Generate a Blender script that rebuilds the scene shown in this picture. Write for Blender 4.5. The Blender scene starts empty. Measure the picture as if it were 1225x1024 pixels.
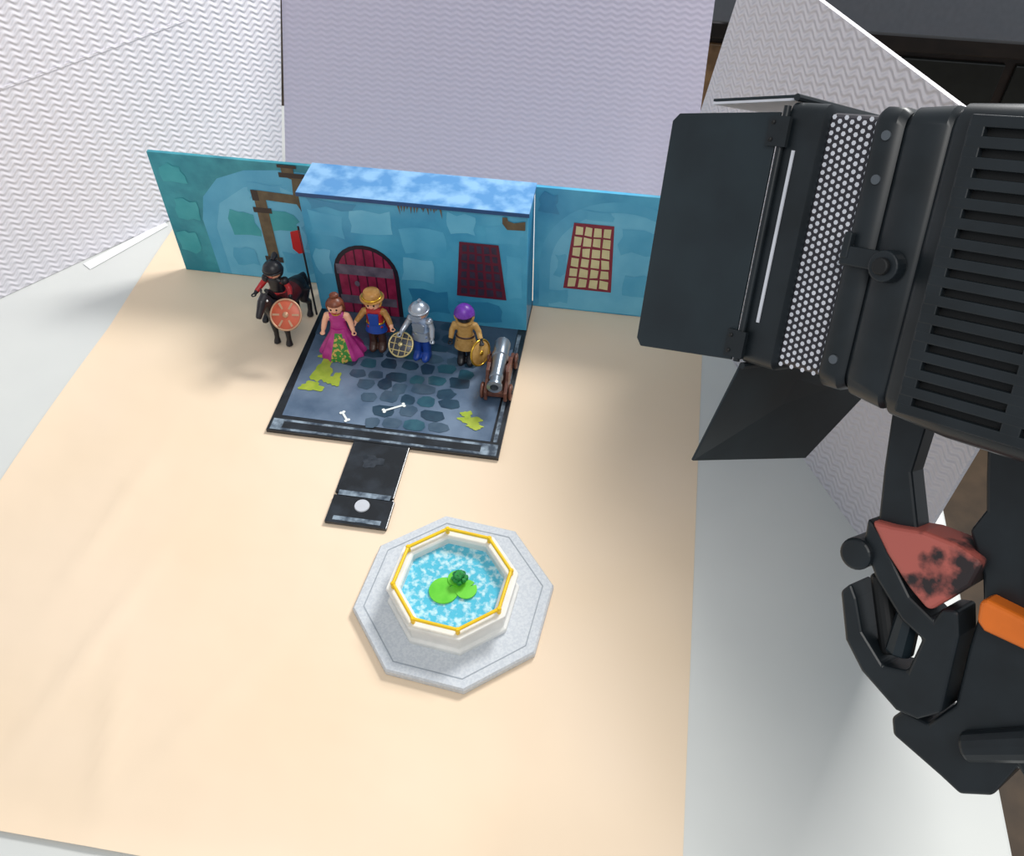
import bpy, math, random
from mathutils import Vector, Matrix, kdtree
random.seed(7)
S=bpy.context.scene
COL=S.collection
pi=math.pi

# ------------------------------------------------------------------ materials
def lin(c):
    o=[]
    for v in c[:3]:
        v=v/255.0
        o.append(v/12.92 if v<=0.04045 else ((v+0.055)/1.055)**2.4)
    return (o[0],o[1],o[2],1.0)
MATS={}
def mat(name,c,rough=0.5,metal=0.0,c2=None,scale=6.0,detail=4.0,lo=0.35,hi=0.65,bump=0.0,bscale=None,coat=0.0,spec=0.5,emit=0.0):
    if name in MATS: return MATS[name]
    m=bpy.data.materials.new(name); m.use_nodes=True
    nt=m.node_tree; b=nt.nodes['Principled BSDF']
    b.inputs['Roughness'].default_value=rough
    b.inputs['Metallic'].default_value=metal
    b.inputs['Specular IOR Level'].default_value=spec
    b.inputs['Coat Weight'].default_value=coat
    tc=nt.nodes.new('ShaderNodeTexCoord')
    n=nt.nodes.new('ShaderNodeTexNoise'); n.inputs['Scale'].default_value=scale; n.inputs['Detail'].default_value=detail
    nt.links.new(tc.outputs['Object'],n.inputs['Vector'])
    r=nt.nodes.new('ShaderNodeValToRGB')
    r.color_ramp.elements[0].position=lo; r.color_ramp.elements[1].position=hi
    r.color_ramp.elements[0].color=lin(c)
    if c2 is None: c2=tuple(min(255,v*1.05+2) for v in c)
    r.color_ramp.elements[1].color=lin(c2)
    nt.links.new(n.outputs['Fac'],r.inputs['Fac'])
    nt.links.new(r.outputs['Color'],b.inputs['Base Color'])
    if bump>0:
        n2=nt.nodes.new('ShaderNodeTexNoise'); n2.inputs['Scale'].default_value=bscale or scale*2; n2.inputs['Detail'].default_value=3
        nt.links.new(tc.outputs['Object'],n2.inputs['Vector'])
        bp=nt.nodes.new('ShaderNodeBump'); bp.inputs['Strength'].default_value=1.0; bp.inputs['Distance'].default_value=bump
        nt.links.new(n2.outputs['Fac'],bp.inputs['Height']); nt.links.new(bp.outputs['Normal'],b.inputs['Normal'])
    MATS[name]=m
    return m

def wave_mat(name,c,dist=.005,lam=.17,amp=.024,per=.075):
    m=bpy.data.materials.new(name); m.use_nodes=True
    nt=m.node_tree; b=nt.nodes['Principled BSDF']
    b.inputs['Roughness'].default_value=0.6
    b.inputs['Base Color'].default_value=lin(c)
    tc=nt.nodes.new('ShaderNodeTexCoord'); sp=nt.nodes.new('ShaderNodeSeparateXYZ')
    nt.links.new(tc.outputs['Object'],sp.inputs[0])
    def M(op,a,bb=None):
        n=nt.nodes.new('ShaderNodeMath'); n.operation=op
        for i,v in enumerate((a,bb)):
            if v is None: continue
            if isinstance(v,(int,float)): n.inputs[i].default_value=v
            else: nt.links.new(v,n.inputs[i])
        return n.outputs[0]
    s1=M('SINE',M('MULTIPLY',sp.outputs['X'],2*pi/lam))
    z=M('ADD',sp.outputs['Z'],M('MULTIPLY',s1,amp))
    h=M('SINE',M('MULTIPLY',z,2*pi/per))
    bp=nt.nodes.new('ShaderNodeBump'); bp.inputs['Strength'].default_value=1.0; bp.inputs['Distance'].default_value=dist
    nt.links.new(h,bp.inputs['Height']); nt.links.new(bp.outputs['Normal'],b.inputs['Normal'])
    return m

# ------------------------------------------------------------------ mesh builder
class B:
    def __init__(s): s.v=[]; s.f=[]; s.m=[]; s.mats=[]
    def mi(s,m):
        if m not in s.mats: s.mats.append(m)
        return s.mats.index(m)
    def add(s,vs,fs,m):
        o=len(s.v); k=s.mi(m)
        s.v+= [Vector(v) for v in vs]
        for f in fs: s.f.append([i+o for i in f]); s.m.append(k)
        return s
    def box(s,a,b,m):
        x0,y0,z0=a;x1,y1,z1=b
        vs=[(x0,y0,z0),(x1,y0,z0),(x1,y1,z0),(x0,y1,z0),(x0,y0,z1),(x1,y0,z1),(x1,y1,z1),(x0,y1,z1)]
        return s.add(vs,[(0,3,2,1),(4,5,6,7),(0,1,5,4),(1,2,6,5),(2,3,7,6),(3,0,4,7)],m)
    def rings(s,rs,m,caps=True):
        n=len(rs[0]); vs=[v for r in rs for v in r]; fs=[]
        for k in range(len(rs)-1):
            for i in range(n):
                j=(i+1)%n
                fs.append((k*n+i,k*n+j,(k+1)*n+j,(k+1)*n+i))
        if caps:
            fs.append(tuple(reversed(range(n)))); fs.append(tuple(range((len(rs)-1)*n,len(rs)*n)))
        return s.add(vs,fs,m)
    def tube(s,pts,rad,m,n=12,ry=None):
        pts=[Vector(p) for p in pts]; rs=[]
        if isinstance(rad,(int,float)): rad=[rad]*len(pts)
        ref=None
        for i,p in enumerate(pts):
            if i==0: d=pts[1]-p
            elif i==len(pts)-1: d=p-pts[i-1]
            else: d=(pts[i+1]-p).normalized()+(p-pts[i-1]).normalized()
            d.normalize()
            if ref is None:
                ref=Vector((0,0,1)) if abs(d.z)<0.9 else Vector((0,1,0))
            u=(ref-d*ref.dot(d)).normalized(); w=d.cross(u); ref=u
            r=rad[i]
            rs.append([p+u*math.cos(2*pi*k/n)*r+w*math.sin(2*pi*k/n)*(r if ry is None else r*ry) for k in range(n)])
        return s.rings(rs,m)
    def loft(s,secs,m,n=20,e=1.0,rot=0.0):
        rs=[]
        for (cx,cy,z,rx,ry) in secs:
            r=[]
            for k in range(n):
                t=2*pi*k/n+rot; c=math.cos(t); q=math.sin(t)
                r.append(Vector((cx+rx*math.copysign(abs(c)**e,c),cy+ry*math.copysign(abs(q)**e,q),z)))
            rs.append(r)
        return s.rings(rs,m)
    def sphere(s,c,r,m,n=16,sc=(1,1,1)):
        rs=[]
        for i in range(1,n//2+1):
            t=pi*i/(n//2+1)
            rs.append([Vector((c[0]+r*sc[0]*math.sin(t)*math.cos(2*pi*k/n),c[1]+r*sc[1]*math.sin(t)*math.sin(2*pi*k/n),c[2]-r*sc[2]*math.cos(t))) for k in range(n)])
        return s.rings(rs,m)
    def torus(s,c,R,r,m,axis='Z',n=28,k=8,a0=0,a1=2*pi,sx=1.0,sy=1.0):
        full=abs(a1-a0-2*pi)<1e-4
        cnt=n if full else n+1; rs=[]
        for i in range(cnt):
            t=a0+(a1-a0)*i/n
            ring=[]
            for j in range(k):
                q=2*pi*j/k; x=(R+r*math.cos(q))*math.cos(t)*sx; y=(R+r*math.cos(q))*math.sin(t)*sy; z=r*math.sin(q)
                p={'Z':(x,y,z),'Y':(x,z,y),'X':(z,x,y)}[axis]
                ring.append(Vector(p)+Vector(c))
            rs.append(ring)
        if full:
            rs.append(rs[0]); return s.rings(rs,m,caps=False)
        return s.rings(rs,m)
    def prism(s,poly,o,ax,ay,az,m,m2=None):
        o=Vector(o);ax=Vector(ax);ay=Vector(ay);az=Vector(az);n=len(poly)
        vs=[o+ax*p[0]+ay*p[1] for p in poly]+[o+ax*p[0]+ay*p[1]+az for p in poly]
        fs=[tuple(range(n)),tuple(reversed(range(n,2*n)))]+[(i,(i+1)%n,n+(i+1)%n,n+i) for i in range(n)]
        return s.add(vs,fs,m)
    def flat(s,poly,fn,m):
        vs=[fn(p[0],p[1]) for p in poly]
        return s.add(vs,[tuple(range(len(vs)))],m)
    def obj(s,name,parent=None,smooth=False,bevel=0.0,bseg=2,label=None,fixn=True,autos=None):
        if parent is not None and parent.name.startswith('studio_lamp'):
            for v in s.v: v.y=-v.y
        me=bpy.data.meshes.new(name)
        me.from_pydata([tuple(v) for v in s.v],[],s.f)
        for m in s.mats: me.materials.append(m)
        for p,k in zip(me.polygons,s.m): p.material_index=k; p.use_smooth=smooth
        if fixn:
            import bmesh
            bm=bmesh.new(); bm.from_mesh(me)
            bmesh.ops.remove_doubles(bm,verts=bm.verts,dist=1e-6)
            bmesh.ops.recalc_face_normals(bm,faces=bm.faces)
            bm.to_mesh(me); bm.free()
        ob=bpy.data.objects.new(name,me); COL.objects.link(ob)
        if smooth:
            try: me.set_sharp_from_angle(angle=math.radians(autos or 50))
            except Exception: pass
        if bevel>0:
            md=ob.modifiers.new('bev','BEVEL'); md.width=bevel; md.segments=bseg; md.limit_method='ANGLE'; md.angle_limit=math.radians(40)
        if parent: ob.parent=parent
        if label: ob['label']=label
        return ob
    def fused(s,name,parent=None,voxel=0.011,smooth_it=4,label=None):
        """join the overlapping volumes into one continuous surface, keep region materials"""
        me=bpy.data.meshes.new(name+'_src')
        me.from_pydata([tuple(v) for v in s.v],[],s.f)
        import bmesh
        bm=bmesh.new(); bm.from_mesh(me); bmesh.ops.recalc_face_normals(bm,faces=bm.faces); bm.to_mesh(me); bm.free()
        tmp=bpy.data.objects.new('tmp',me); COL.objects.link(tmp)
        r=tmp.modifiers.new('r','REMESH'); r.mode='VOXEL'; r.voxel_size=voxel
        q=tmp.modifiers.new('s','SMOOTH'); q.iterations=smooth_it; q.factor=0.5
        bpy.context.view_layer.update()
        dg=bpy.context.evaluated_depsgraph_get()
        nm=bpy.data.meshes.new_from_object(tmp.evaluated_get(dg))
        cents=[]
        for f,k in zip(s.f,s.m):
            pts=[s.v[i] for i in f]; c=sum(pts,Vector())/len(pts)
            cents.append((c,k))
            if len(pts)<=4:
                for p in pts: cents.append((c*0.4+p*0.6,k))
        kd=kdtree.KDTree(len(cents))
        for i,(c,k) in enumerate(cents): kd.insert(c,i)
        kd.balance()
        nm.materials.clear()
        for m in s.mats: nm.materials.append(m)
        for p in nm.polygons:
            _,i,_=kd.find(p.center); p.material_index=cents[i][1]; p.use_smooth=True
        bpy.data.objects.remove(tmp); nm.name=name
        ob=bpy.data.objects.new(name,nm); COL.objects.link(ob)
        if parent: ob.parent=parent
        if label: ob['label']=label
        return ob

def root(name,loc,label,cat,rz=0.0,mw=None,group=None):
    e=bpy.data.objects.new(name,None); COL.objects.link(e); e.empty_display_size=0.1
    if mw is not None: e.matrix_world=mw
    else: e.location=loc; e.rotation_euler=(0,0,rz)
    e['label']=label; e['category']=cat
    if group: e['group']=group
    return e
def tag(o,label,cat,group=None):
    o['label']=label; o['category']=cat
    if group: o['group']=group
    return o

# ------------------------------------------------------------------ camera
p=math.radians(48.3); psi=math.radians(9.1)
Rv=Vector((math.cos(psi),math.sin(psi),0)); Hv=Vector((-math.sin(psi),math.cos(psi),0)); Zv=Vector((0,0,1))
Fv=Hv*math.cos(p)-Zv*math.sin(p); Uv=Hv*math.sin(p)+Zv*math.cos(p)
cd=bpy.data.cameras.new('camera'); cam=bpy.data.objects.new('camera',cd); COL.objects.link(cam)
cam.matrix_world=Matrix(((Rv.x,Uv.x,-Fv.x,0),(Rv.y,Uv.y,-Fv.y,0),(Rv.z,Uv.z,-Fv.z,7),(0,0,0,1)))
cd.sensor_width=36; cd.lens=36*1070/1225; cd.clip_start=0.05; cd.clip_end=200
S.camera=cam

# ------------------------------------------------------------------ setting
m_floor=mat('wood_floor',(72,60,48),0.45,c2=(98,80,62),scale=1.2,detail=6)
b=B(); b.box((-20,-8,-7.6),(22,34,-7.4),m_floor); o=b.obj('floor'); o['kind']='structure'
b=B(); b.box((-20,33.5,-7.4),(22,34,16),mat('plaster_wall',(200,204,212),0.9)); o=b.obj('wall_back'); o['kind']='structure'

# table
m_tab=mat('white_laminate',(216,218,215),0.3,c2=(222,224,220),scale=0.6,spec=0.5)
rt=root('table',(0,0,0),'white laminate table carrying paper, toy set and panels','table')
b=B(); b.box((-11,-1.5,-0.3),(3.32,12.2,0.0),m_tab); b.obj('table_top',rt,bevel=0.03)
m_leg=mat('table_leg_metal',(150,152,155),0.4,0.6)
for (x,y) in ((-10.6,-1.1),(2.9,-1.1),(-10.6,11.8),(2.9,11.8)):
    b=B(); b.loft([(x,y,-7.4,.25,.25),(x,y,-.3,.25,.25)],m_leg,n=16); b.obj('leg',rt,smooth=True)

# paper (gently waved sheet)
m_paper=mat('cream_paper',(240,217,188),0.75,c2=(243,221,195),scale=0.5,detail=2,bump=0.06,bscale=0.6,spec=0.2)
b=B(); nx,ny=80,90; x0,x1,y0,y1=-5.87,0.97,1.56,9.0
vs=[];fs=[]
for j in range(ny+1):
    for i in range(nx+1):
        x=x0+(x1-x0)*i/nx; y=y0+(y1-y0)*j/ny
        z=0.005
        for (cx,cy,wx,wy,h,sl) in ((-4.15,3.1,.07,.9,.03,.2),(-3.65,2.4,.08,.6,.025,-.3),(-3.0,2.6,.12,.7,.02,.5),(-4.6,4.4,.1,.8,.025,.1),(-.2,2.6,.15,.9,.015,.1),(-3.9,5.2,.08,.4,.015,.9)):
            d=(x-cx)-sl*(y-cy); z+=h*math.exp(-(d/wx)**2-((y-cy)/wy)**2)
        z+=0.05*max(0,(x0+0.5-x)/0.5)**2*abs(math.sin(y*0.9))
        if y<y0+0.25: z+=0.03*((y0+.25-y)/.25)**2
        xx=x - (0.055*(y1-y)/(y1-y0) if i==nx else 0)
        vs.append((xx,y,z))
for j in range(ny):
    for i in range(nx):
        a=j*(nx+1)+i; fs.append((a,a+1,a+nx+2,a+nx+1))
b.add(vs,fs,m_paper); o=b.obj('paper_sheet',smooth=True,autos=89)
tag(o,'large cream paper sheet lying flat on the white table','paper')
b=B(); b.add([(-6.72,8.02,.01),(-6.58,7.93,.01),(-6.0,8.95,.01),(-6.08,9.02,.01)],[(0,1,2,3)],mat('white_strip',(245,246,248),.6))
o=b.obj('paper_strip'); tag(o,'narrow white paper strip beside the corrugated panel','paper')

# corrugated panels
m_w1=wave_mat('wavy_card_white',(230,227,233),.0055); m_w2=wave_mat('wavy_card_white_shaded',(206,198,216),.0024,.15,.012,.07); m_w3=wave_mat('wavy_card_white_dimmed',(220,216,222),.006)  # same white card; lilac and grey tones put panel shade into the colour
def panel(name,A,Bp,poly,lean,m,label,seam=None):
    A=Vector(A);Bp=Vector(Bp); ax=(Bp-A).normalized(); ay0=Vector((-ax.y,ax.x,0))
    up=(Zv+ay0*lean).normalized(); ay=up.cross(ax).normalized()
    mw=Matrix(((ax.x,ay.x,up.x,A.x),(ax.y,ay.y,up.y,A.y),(ax.z,ay.z,up.z,A.z+.05*lean),(0,0,0,1)))
    b=B(); b.prism(poly,(0,0,0),(1,0,0),(0,0,1),(0,0.04,0),m)
    if seam: b.prism(seam,(0,-.012,0),(1,0,0),(0,0,1),(0,.02,0),m)
    o=b.obj(name); o.matrix_world=mw; tag(o,label,'cardboard panel'); return o
L=(Vector((-4.96,10.47,0))-Vector((-9.0,5.1,0))).length
panel('cardboard_panel',(-9.0,5.1,0.0),(-4.96,10.47,0.0),[(0,0),(L,0),(L+1.28,4.0),(0,4.0)],0.16,m_w1,'white wavy corrugated card sheet standing beside the toy castle',seam=[(.02,2.08),(L*.9,2.20),(L*.9,2.225),(.02,2.105)])
panel('cardboard_panel',(-5.02,10.5,0.0),(0.72,10.5,0.0),[(.10,0),(5.74,0),(5.68,3.4),(.26,3.4)],0.36,m_w2,'shade-tinted white wavy corrugated card sheet leaning behind the toy castle')
A=Vector((.33,9.37,0)); E=Vector((2.74,4.82,0)); LL=(E-A).length
panel('cardboard_panel',A,E,[(0,0),(LL,0),(LL,3.94),(.92,3.94)],0.0,m_w3,'shade-toned white wavy corrugated card sheet standing behind the studio lamp')

# dark sideboard behind
m_blk=mat('black_lacquer',(20,20,22),0.05,c2=(30,27,27),scale=2,coat=1.0)
m_brn=mat('brown_wood',(110,84,58),0.5,c2=(146,114,82),scale=3)
m_dd=mat('dark_door',(30,32,30),.3)
rb=root('sideboard',(6.0,18.4,-7.4),'glossy black lacquered sideboard behind the table','sideboard')
b=B(); b.box((-8,0,6.1),(9,8,6.45),m_blk); b.obj('sideboard_top',rb,bevel=.04)
b=B(); b.box((-7.8,.3,0.0),(8.8,7.8,6.1),mat('dark_cabinet',(38,32,30),0.35,c2=(52,42,36),scale=3)); b.obj('body',rb,bevel=.03)
for (xa,xb,mm) in ((-7.6,-3.4,m_brn),(-3.2,1,m_dd),(1.2,8.4,m_dd)):
    b=B(); b.box((xa,.2,.5),(xb,.3,5.9),mm); b.obj('door',rb,bevel=.03)

# ------------------------------------------------------------------ toy castle book
m_bk=mat('black_binding',(22,25,30),0.3,c2=(44,50,58),scale=5,detail=8,lo=.45,hi=.75,coat=.3)
m_edge=mat('scuffed_edge',(60,72,86),0.35,c2=(150,166,180),scale=9,detail=8,lo=.4,hi=.65)
m_flr=mat('printed_dungeon_floor',(72,92,116),0.3,c2=(112,130,152),scale=2.2,detail=6,coat=.25)
m_flr2=mat('dungeon_floor_dark',(46,62,84),0.3,c2=(68,88,108),scale=3,detail=6,coat=.25)  # darker tone along the back of the floor board
m_st=[mat('cobble_%s'%n,c,0.3,c2=c2,scale=7,coat=.25) for n,c,c2 in (('dark',(32,54,74),(44,70,88)),('teal',(36,76,94),(48,92,106)),('grey',(54,76,96),(72,92,110)))]
m_yel=mat('slime_print',(150,172,52),0.35,c2=(176,190,70),scale=8)
m_bone=mat('bone_print',(225,230,228),0.4)
CX0,CX1=-3.5,-1.05; CY0,CY1=5.69,7.64
rc=root('toy_castle_playset',(0,0,0),'open fold-out book playset printed as a blue stone dungeon','toy playset')
b=B()
b.box((CX0,CY0,0.012),(CX1,8.16,0.05),m_bk)
FZ=0.052
def ff(l): return lambda x,y: Vector((x,y,FZ+l*0.0015))
b.flat([(CX0+.03,CY0+.02),(CX1-.03,CY0+.02),(CX1-.03,CY0+.17),(CX0+.03,CY0+.17)],ff(0),m_edge)
b.flat([(CX0+.15,CY0+.05),(CX1-.2,CY0+.05),(CX1-.2,CY0+.14),(CX0+.15,CY0+.14)],ff(.4),m_bk)
b.flat([(CX1-.09,CY0+.2),(CX1-.05,CY0+.2),(CX1-.05,CY1-.1),(CX1-.09,CY1-.1)],ff(0),m_edge)
b.flat([(CX0+.1,CY0+.22),(CX1-.12,CY0+.2),(CX1-.1,CY1),(CX0+.06,CY1)],ff(1),m_flr)
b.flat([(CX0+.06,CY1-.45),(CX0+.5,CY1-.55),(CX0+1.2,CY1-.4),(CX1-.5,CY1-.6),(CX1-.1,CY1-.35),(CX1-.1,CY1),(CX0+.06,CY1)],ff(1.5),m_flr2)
gy=5.98; row=0
while gy<7.55:
    t=(gy-5.95)/1.6
    cx=-2.15-0.25*t; hw=0.46+0.14*math.sin(gy*4)+(.17 if gy>6.7 else 0)
    x=cx-hw+random.uniform(-.1,.08)
    while x<cx+hw:
        w=random.uniform(.16,.32); h=random.uniform(.14,.2)
        n=9; pts=[]; sh=random.uniform(-.03,.03)
        for k in range(n):
            a=2*pi*k/n+random.uniform(-.25,.25); rr=random.uniform(.82,1.08)
            pts.append((x+w/2+math.copysign(abs(math.cos(a))**.75,math.cos(a))*w*.46*rr, gy+sh+math.copysign(abs(math.sin(a))**.75,math.sin(a))*h*.46*rr))
        b.flat(pts,ff(3+random.uniform(0,.8)),random.choice([m_st[0],m_st[0],m_st[2],m_st[1]]))
        x+=w
    gy+=.17; row+=1
def blob(cx,cy,rx,ry,m,l,n=26,j=.22,fn=None):
    pts=[]
    for k in range(n):
        a=2*pi*k/n; r=1+j*math.sin(3*a+cx*5)+j*.6*math.sin(7*a+cy*3)
        pts.append((cx+rx*r*math.cos(a),cy+ry*r*math.sin(a)))
    b.flat(pts,fn or ff(l),m)
blob(-3.17,6.62,.1,.2,m_yel,4); blob(-3.22,6.36,.13,.07,m_yel,5); blob(-3.12,6.86,.15,.07,m_yel,4.5); blob(-3.0,6.5,.07,.1,m_yel,5.5)
blob(-1.42,6.14,.12,.06,m_yel,4); blob(-1.48,6.22,.06,.05,m_yel,5); blob(-1.36,6.06,.08,.035,m_yel,5.5)
def bone(x,y,l,a,w=.012):
    d=Vector((math.cos(a),math.sin(a),0)); n=Vector((-d.y,d.x,0)); c=Vector((x,y,0))
    P=[c-d*l/2-n*w,c+d*l/2-n*w,c+d*l/2+n*w,c-d*l/2+n*w]; b.flat([(q.x,q.y) for q in P],ff(6),m_bone)
    for sg in (-1,1):
        for sn in (-1,1):
            e=c+d*sg*l/2+n*sn*w*1.3; b.flat([(e.x+.018*math.cos(t*pi/5),e.y+.018*math.sin(t*pi/5)) for t in range(10)],ff(6.5+.2*sn+.4*sg),m_bone)
bone(-2.26,6.19,.22,.55); bone(-2.74,5.99,.13,-.9)
b.obj('floor_board',rc,fixn=False)
b=B(); b.box((-2.56,5.02,.012),(-1.97,5.72,.045),m_bk); b.box((-2.56,4.66,.012),(-1.95,4.99,.05),m_bk); b.box((-2.54,4.97,.014),(-1.97,5.04,.03),m_bk)
b.flat([(-2.52,4.99),(-2.0,4.99),(-2.0,5.05),(-2.52,5.05)],lambda x,y:Vector((x,y,.052)),m_edge)
b.flat([(-2.49,4.69),(-2.02,4.69),(-2.02,4.74),(-2.49,4.74)],lambda x,y:Vector((x,y,.053)),m_edge)
blob(-2.3,5.45,.11,.08,mat('worn_grey',(30,36,44),.35,c2=(60,66,74),scale=12),0,fn=lambda x,y:Vector((x,y,.047)))
b.obj('latch_flap',rc,bevel=.01)
b=B(); b.loft([(-2.25,4.89,.05,.075,.075),(-2.25,4.89,.06,.07,.07)],mat('magnet_metal',(205,208,215),.35,.3),n=28); b.obj('magnet',rc,smooth=True,label='round pale grey magnet')

# walls
m_wc=mat('blue_wall_print',(54,150,194),0.38,c2=(84,178,214),scale=2.0,detail=7,coat=.15)
m_wl=mat('blue_wall_light',(96,182,218),0.38,c2=(112,194,226),scale=3,detail=6,coat=.15)
m_wm=mat('blue_wall_mid',(72,166,206),0.38,c2=(90,180,216),scale=3,detail=6,coat=.15)
m_wd=mat('blue_wall_deep',(42,130,176),0.38,c2=(58,146,188),scale=3,detail=6,coat=.15)
m_wt=mat('teal_wall_print',(20,130,150),0.38,c2=(54,158,174),scale=4,detail=7,coat=.15)
m_gt=mat('green_teal_stone',(50,160,172),0.38,c2=(66,172,182),scale=5)
m_roof=mat('blue_roof_print',(84,142,196),0.4,c2=(136,182,222),scale=5,detail=9,lo=.4,hi=.62)
m_navy=mat('navy_print',(24,70,120),.4)
m_drk=mat('dark_outline_print',(34,26,40),.45)
m_door=mat('maroon_planks',(130,28,66),.42,c2=(162,42,84),scale=9)
m_doorl=mat('maroon_line',(66,14,40),.42)
m_iron=mat('iron_print',(84,78,96),.4,c2=(116,108,124),scale=8)
m_pipe=mat('brown_pipe_print',(88,74,56),.42,c2=(112,96,72),scale=9)
m_pipd=mat('dark_pipe_print',(50,38,36),.42)
m_red=mat('dark_red_grille',(128,30,56),.42); m_redd=mat('deep_red_grille',(92,24,48),.42); m_pane_d=mat('dark_pane',(48,38,60),.42,c2=(60,50,72),scale=8)
m_pane=mat('cream_pane',(206,198,150),.42,c2=(226,216,168),scale=4)
def wf(y0): return lambda l: (lambda x,z: Vector((x,y0-0.0015*l,z)))
F0=wf(7.622)
b=B(); b.box((CX0+.005,7.622,.055),(CX1-.005,7.66,1.62),m_wc)
b.box((CX0+.005,7.66,.055),(CX0+.04,8.1,1.62),m_wd); b.box((CX1-.04,7.66,.055),(CX1-.005,8.1,1.62),m_wd)
LAY=[0]
def rect(x0,x1,z0,z1,m,F,l,j=.03):
    n=3; pts=[]; LAY[0]+=1
    for (xa,za,xb,zb) in ((x0,z0,x1,z0),(x1,z0,x1,z1),(x1,z1,x0,z1),(x0,z1,x0,z0)):
        for k in range(n):
            t=k/n; pts.append((xa+(xb-xa)*t+random.uniform(-j,j),za+(zb-za)*t+random.uniform(-j,j)))
    b.flat(pts,F(l+(LAY[0]%16)*.12),m)
for (x0,x1,z0,z1,m) in ((-3.42,-3.05,1.12,1.42,m_wm),(-2.98,-2.5,1.2,1.5,m_wl),(-2.42,-1.95,1.0,1.32,m_wm),(-1.9,-1.62,1.32,1.56,m_wl),(-1.5,-1.12,1.25,1.45,m_wm),
   (-2.45,-2.1,.62,.92,m_wl),(-2.4,-1.95,.18,.5,m_wd),(-3.45,-3.28,.6,.95,m_wl),(-1.85,-1.35,.12,.4,m_wd),(-1.28,-1.1,.5,1.1,m_wm),(-3.4,-2.9,1.48,1.58,m_wd)):
    rect(x0,x1,z0,z1,m,F0,1)
def arch(x0,x1,zb,zs,top,n=14):
    c=(x0+x1)/2; w=(x1-x0)/2
    return [(x0,zb),(x1,zb)]+[(c+w*math.cos(pi*k/n),zs+(top-zs)*math.sin(pi*k/n)) for k in range(n+1)]
b.flat(arch(-3.25,-2.5,.06,.64,1.04),F0(4),m_drk)
b.flat(arch(-3.2,-2.55,.06,.64,.99),F0(5),m_door)
for k in range(1,6):
    x=-3.2+.65*k/6; h=.64+.35*math.sqrt(max(0,1-((x+2.875)/.325)**2))
    b.flat([(x-.008,.06),(x+.008,.06),(x+.008,h),(x-.008,h)],F0(6),m_doorl)
b.flat([(-3.22,.62),(-2.56,.62),(-2.56,.76),(-3.22,.76)],F0(7),m_iron)
b.flat([(-3.22,.2),(-2.56,.2),(-2.56,.32),(-3.22,.32)],F0(7),m_iron)
b.flat([(-3.0+.03*math.cos(t*pi/6),.5+.04*math.sin(t*pi/6)) for t in range(12)],F0(8),m_iron)
def grille(F,x0t,x1t,x0b,x1b,z0,z1,pane,bar,nx_,nz_,w):
    def P(u,t): 
        xa=x0b+(x0t-x0b)*t; xb=x1b+(x1t-x1b)*t
        return (xa+(xb-xa)*u, z0+(z1-z0)*t)
    b.flat([P(-.05,-.03),P(1.05,-.03),P(1.05,1.03),P(-.05,1.03)],F(6),bar)
    for i in range(nx_):
        for k in range(nz_):
            u0=i/nx_+w/nx_; u1=(i+1)/nx_-w/nx_; t0=k/nz_+w/nz_*.8; t1=(k+1)/nz_-w/nz_*.8
            jj=lambda:random.uniform(-.012,.012)
            pts=[P(u0+jj(),t0+jj()),P(u1+jj(),t0+jj()),P(u1+jj(),t1+jj()),P(u0+jj(),t1+jj())]
            b.flat(pts,F(7.5),pane)
grille(F0,-1.77,-1.38,-1.82,-1.31,.5,1.2,m_pane_d,m_redd,5,6,.16)
b.flat([(-1.32,1.50),(-1.27,1.43),(-1.08,1.44),(-1.08,1.55),(-1.2,1.52),(-1.26,1.54),(-1.27,1.58),(-1.32,1.58)],F0(6),m_pipe)
for k in range(14):
    x=-2.42+.45*k/13; h=random.uniform(.04,.13)
    b.flat([(x-.012,1.615),(x+.012,1.615),(x+random.uniform(-.02,.02),1.615-h)],F0(6),m_pipe)
b.obj('centre_wall',rc,fixn=False)
b=B(); b.box((CX0-.01,7.6,1.62),(CX1+.01,8.17,1.66),m_roof); b.box((CX0-.012,7.594,1.615),(CX1+.012,7.6,1.657),m_navy)
b.obj('roof',rc,fixn=False)
W0=wf(8.118)
b=B(); b.box((-5.4,8.118,.012),(-3.5,8.16,1.645),m_wt)
b.flat([(-4.95,.02),(-3.52,.02),(-3.52,1.55),(-3.9,1.56),(-4.3,1.52),(-4.65,1.38),(-4.88,1.12),(-4.97,.8)],W0(1),m_wm)
b.flat([(-4.8,.02),(-3.6,.02),(-3.6,1.2),(-3.95,1.36),(-4.35,1.3),(-4.7,1.05),(-4.82,.7)],W0(2),m_wl)
for (x0,x1,z0,z1,m) in ((-4.62,-4.3,.62,.96,m_gt),(-4.15,-3.8,.75,1.0,m_gt),(-3.75,-3.55,.5,.85,m_wm),(-4.7,-4.4,.2,.45,m_wm),(-5.3,-5.05,1.3,1.5,m_gt),(-5.35,-5.1,.3,.6,m_gt),(-4.3,-3.9,1.15,1.35,m_wm),(-5.25,-5.0,.8,1.05,m_gt),(-4.05,-3.7,.15,.45,m_wm)):
    rect(x0,x1,z0,z1,m,W0,3)
b.flat([(-3.86,1.63),(-3.72,1.63),(-3.72,1.52),(-3.64,1.5),(-3.64,1.06),(-3.7,1.0),(-3.76,1.14),(-4.12,1.16),(-4.12,.3),(-4.26,.3),(-4.26,1.24),(-4.2,1.28),(-3.78,1.26),(-3.76,1.46),(-3.86,1.5)],W0(6),m_pipe)
for (x0,x1,z0,z1) in ((-4.3,-4.08,.28,.36),(-4.3,-4.08,.98,1.05),(-3.9,-3.6,1.48,1.54),(-3.68,-3.6,1.05,1.3),(-4.28,-4.2,1.14,1.28),(-3.9,-3.68,1.6,1.64)):
    b.flat([(x0,z0),(x1,z0),(x1,z1),(x0,z1)],W0(7),m_pipd)
b.obj('wing_wall',rc,fixn=False)
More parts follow.
